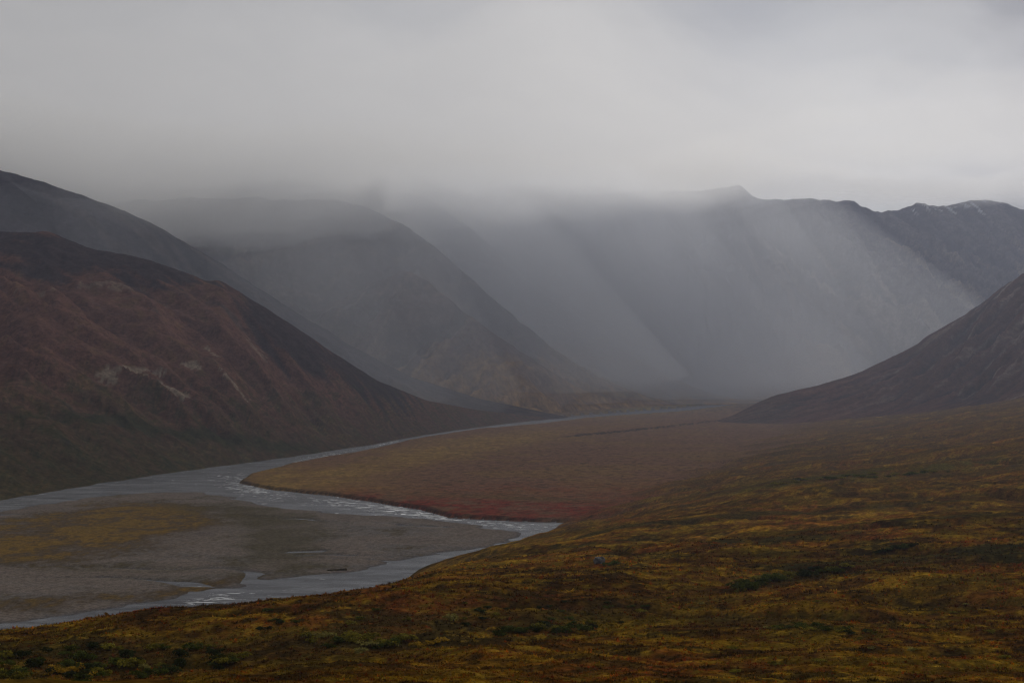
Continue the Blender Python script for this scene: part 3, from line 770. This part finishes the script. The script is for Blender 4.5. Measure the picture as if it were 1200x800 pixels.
# ------------------------------------------------------------------ boulder and turf
def lump(name, loc, dims, seed, mat, rough=.28, n=22):
    th = np.linspace(0, math.pi, n); ph = np.linspace(0, 2 * math.pi, 2 * n, endpoint=False)
    A, B = np.meshgrid(th, ph, indexing='ij')
    d = np.stack([np.sin(A) * np.cos(B), np.sin(A) * np.sin(B), np.cos(A)], -1)
    k_ = 1 + rough * fbm(d[..., 0] * 1.3 + d[..., 2] * .7, d[..., 1] * 1.3 - d[..., 2] * .9, 4, seed)
    q4 = np.sign(d) * np.abs(d) ** .75
    P = q4 * k_[..., None] * np.array(dims)
    V = P.reshape(-1, 3); F = []
    m2 = 2 * n
    for i in range(n - 1):
        for j in range(m2): F.append((i * m2 + j, (i + 1) * m2 + j, (i + 1) * m2 + (j + 1) % m2, i * m2 + (j + 1) % m2))
    o = make_mesh(name, V, np.array(F), None, mat, smooth=True); o.location = loc
    return o


m, q = new_mat('boulder_rock')
pos = q.node('ShaderNodeNewGeometry').outputs['Position']
c = q.mix(q.ramp(q.noise(pos, 0.9, 5.0, .65), .4, .65), (0.075, 0.075, 0.085, 1), (0.19, 0.18, 0.17, 1))
b = q.node('ShaderNodeBump', {'Strength': .8, 'Distance': .15, 'Height': q.noise(pos, 3.0, 5.0, .7)})
q.l.new(q.node('ShaderNodeBsdfDiffuse', {'Color': c, 'Normal': b.outputs[0]}).outputs[0], q.out.inputs['Surface'])
x, y, z = hit(702, 660)
o = lump('boulder', (x, y, z + .7), (1.7, 1.4, 1.5), 5, m, .5)
o['label'] = 'grey boulder lying alone on the tundra slope'; o['category'] = 'boulder'
x, y, z = hit(394, 668)
root = bpy.data.objects.new('turf_mound', None); root.location = (x, y, z); root.rotation_euler = (0, 0, .25); root.scale = (.62, .62, .62); col.objects.link(root)
root['label'] = 'dark turf mound on the cut bank of the gravel bar'; root['category'] = 'mound'
m, q = new_mat('turf')
c = q.mix(q.ramp(q.noise(q.node('ShaderNodeNewGeometry').outputs['Position'], .8, 4.0), .4, .6), (0.028, 0.021, 0.012, 1), (0.075, 0.055, 0.02, 1))
q.l.new(q.node('ShaderNodeBsdfDiffuse', {'Color': c}).outputs[0], q.out.inputs['Surface'])
for i, (a, bb, h_, r_) in enumerate(((-5, 0, .8, 3.6), (1, .3, 1.0, 4.2), (6.2, 0, 1.3, 2.6), (9, .2, 1.5, 1.2))):
    o = lump('sod', (a, bb, .2), (r_, 1.6, h_), 20 + i, m, .6, 14); o.parent = root

# ------------------------------------------------------------------ haze
def vol_box(name, lo, hi):
    V = np.array([(x, y, z) for x in (lo[0], hi[0]) for y in (lo[1], hi[1]) for z in (lo[2], hi[2])])
    Fq = np.array([(0, 1, 3, 2), (4, 6, 7, 5), (0, 4, 5, 1), (2, 3, 7, 6), (0, 2, 6, 4), (1, 5, 7, 3)])
    return make_mesh(name, V, Fq, smooth=False)


m, q = new_mat('haze')
pv = q.node('ShaderNodeVolumePrincipled', {'Color': (0.70, 0.77, 1.0, 1), 'Density': 3.6e-5, 'Anisotropy': 0.5})
q.l.new(pv.outputs[0], q.out.inputs['Volume'])
hz = vol_box('haze', (-23000, -300, -60), (23000, 14500, 2700)); hz.data.materials.append(m)
structure(hz, 'pale blue-grey haze filling the valley', 'stuff')


# ------------------------------------------------------------------ cloud bank lying on the mountains
# layers of even density whose undersides roll and hang in shreds; the base climbs up the valley
CB0, CBS = 130.0, 0.128


def even_volume(name, density, color, g):
    m, q = new_mat(name)
    pv = q.node('ShaderNodeVolumePrincipled', {'Color': color, 'Density': density, 'Anisotropy': g})
    q.l.new(pv.outputs[0], q.out.inputs['Volume'])
    return m


def closed_slab(name, x0, x1, nx, y0, y1, ny, bottom, thick, level_front=False):
    xs, ys = np.meshgrid(np.linspace(x0, x1, nx), np.linspace(y0, y1, ny), indexing='ij')
    ex = np.minimum(sstep(0, 1, (xs - x0) / 900), sstep(0, 1, (x1 - xs) / 900)); ey = np.minimum(sstep(0, 1, (ys - y0) / 700), sstep(0, 1, (y1 - ys) / 900))
    yf = np.interp(xs / ys, [-.26, -.1, .0, .09], [3300, 3900, 5700, 6900]) + 500 * fbm(xs / 1200, ys / 1200, 3, 78)
    if level_front: yf = 2600 + 900 * fbm(xs / 1200, ys / 1200, 3, 79)
    ee = np.minimum(np.minimum(ex, ey), sstep(0, 1, (ys - yf) / 2200)); foot = ee + .35 * fbm(xs / 1500, ys / 1500, 3, 77) * (ee < .999) - .22
    env = np.sqrt(np.clip(foot / .78, 0, 1))
    b = bottom(xs, ys); full = thick(xs, ys); t = full * env
    rim = (env < .12) | (t < 14); t[rim] = 0
    mid = b + 0.5 * (full - t)
    n = nx * ny; f = grid_faces(nx, ny)
    up = np.arange(n) + n; up[rim.ravel()] = np.arange(n)[rim.ravel()]       # top and underside share their rim
    f = np.concatenate([f[:, [0, 1, 2]], f[:, [0, 2, 3]]]); f = f[~rim.ravel()[f].all(1)]
    V = np.concatenate([np.stack([xs, ys, mid], -1).reshape(-1, 3), np.stack([xs, ys, mid + t], -1).reshape(-1, 3)])
    Fq = np.concatenate([f[:, ::-1], up[f]])
    V, Fq, _ = compact(V, Fq, [])
    return make_mesh(name, V, Fq)


def cloud_base(x, y, seed, amp):
    u = x / y
    lift = 15 * sstep(.27, .34, u)
    n = fbm(x / 700, y / 900, 5, seed, .55) * amp + fbm(x / 160, y / 220, 3, seed + 7) * amp * .4
    return CB0 + CBS * y + lift + n - 55 * sstep(.08, -.04, u) - 150 * sstep(-.42, -.25, u) * sstep(.22, .11, u)


for i, (off, thick, dens, amp) in enumerate(((-70, 480, 0.00022, 120), (-15, 430, 0.00040, 140), (110, 650, 0.00016, 160), (130, 1100, 0.00008, 200), (-25, 260, 0.0008, 180))):
    c_ = closed_slab('cloud', -7000, 7000, 130, 2000, 11500, 110,
                     lambda x, y: cloud_base(x, y, 800 + i * 13, amp) + off,
                     lambda x, y: (thick + 80 * sstep(.12, .0, x / y)) * (1 + .5 * fbm(x / 900, y / 900, 3, 850 + i)) * (1 - .65 * sstep(.13, .26, x / y) if i in (0, 1) else 1 - .6 * sstep(.02, .2, x / y) if i < 4 else 1 - sstep(-.12, .04, x / y)), i in (2, 3))
    c_.data.materials.append(even_volume('cloud', dens, (0.995, 0.995, 0.995, 1), 0.45))
    structure(c_, 'low grey cloud resting on the mountain tops', 'stuff')

# ------------------------------------------------------------------ slanting shafts: rain in the sunlit gap, plus mist added at left
def rain_mist_shaft(px_top, px_foot, y, rx, ry, dens):
    zt = CB0 + CBS * y + random.uniform(-20, 110); rows = 14; seg = 20; V = []; zb = random.uniform(10, 75)
    xt = (px_top - 600) / FPX * y; xf = (px_foot - 600) / FPX * y
    for r in range(rows):
        t = r / (rows - 1); z = zb + (zt - zb) * t
        cx = xf + (xt - xf) * t ** .9; sc_ = (1.25 - .45 * t) * (1.0 if 0 < r < rows - 1 else .72)
        for k_ in range(seg):
            a = 2 * math.pi * k_ / seg
            V.append((cx + rx * sc_ * math.cos(a), y + ry * sc_ * math.sin(a), z))
    V += [(xf, y, zb - 15), (xt, y, zt + 30)]
    T = []
    for r in range(rows - 1):
        for k_ in range(seg):
            a = r * seg + k_; b = r * seg + (k_ + 1) % seg
            T += [(a, b, b + seg), (a, b + seg, a + seg)]
    L = rows * seg
    for k_ in range(seg):
        T += [(k_, L, (k_ + 1) % seg), ((rows - 1) * seg + k_, (rows - 1) * seg + (k_ + 1) % seg, L + 1)]
    o = make_mesh('rain', np.array(V), np.array(T))
    o.data.materials.append(even_volume('rain', dens * 1.7, (0.92, 0.945, 1.0, 1), 0.6))
    structure(o, 'pale slanting veil of rain and added mist in the valley', 'stuff')


for a in ((640, 790, 6100, 1500, 1100, 0.9e-4), (620, 770, 6100, 860, 900, 1.7e-4), (590, 730, 5900, 600, 700, 1.8e-4), (680, 820, 6300, 560, 600, 1.8e-4), (545, 690, 5700, 380, 450, 1.8e-4), (640, 790, 6200, 230, 400, 3.0e-4),
          (700, 850, 6400, 280, 400, 2.4e-4), (590, 705, 5900, 130, 300, 4.0e-4), (665, 770, 6100, 110, 300, 4.0e-4), (770, 910, 6500, 350, 400, 1.6e-4), (470, 600, 4700, 520, 350, 2.4e-4), (520, 640, 4900, 300, 300, 2.0e-4), (320, 430, 4400, 420, 300, 1.3e-4), (60, 180, 3400, 420, 200, 1.1e-4), (200, 330, 3500, 380, 200, 1.2e-4), (350, 450, 3700, 330, 200, 1.3e-4),  # shafts left of centre: mist added to lighten the mountains behind
          (735, 850, 6300, 90, 260, 4e-4), (625, 745, 6000, 80, 260, 5e-4), (840, 980, 6500, 300, 400, 1.3e-4), (560, 660, 5800, 90, 260, 3.5e-4), (900, 1010, 6600, 320, 400, 0.9e-4), (400, 520, 4600, 420, 300, 1.7e-4)):
    rain_mist_shaft(*a)
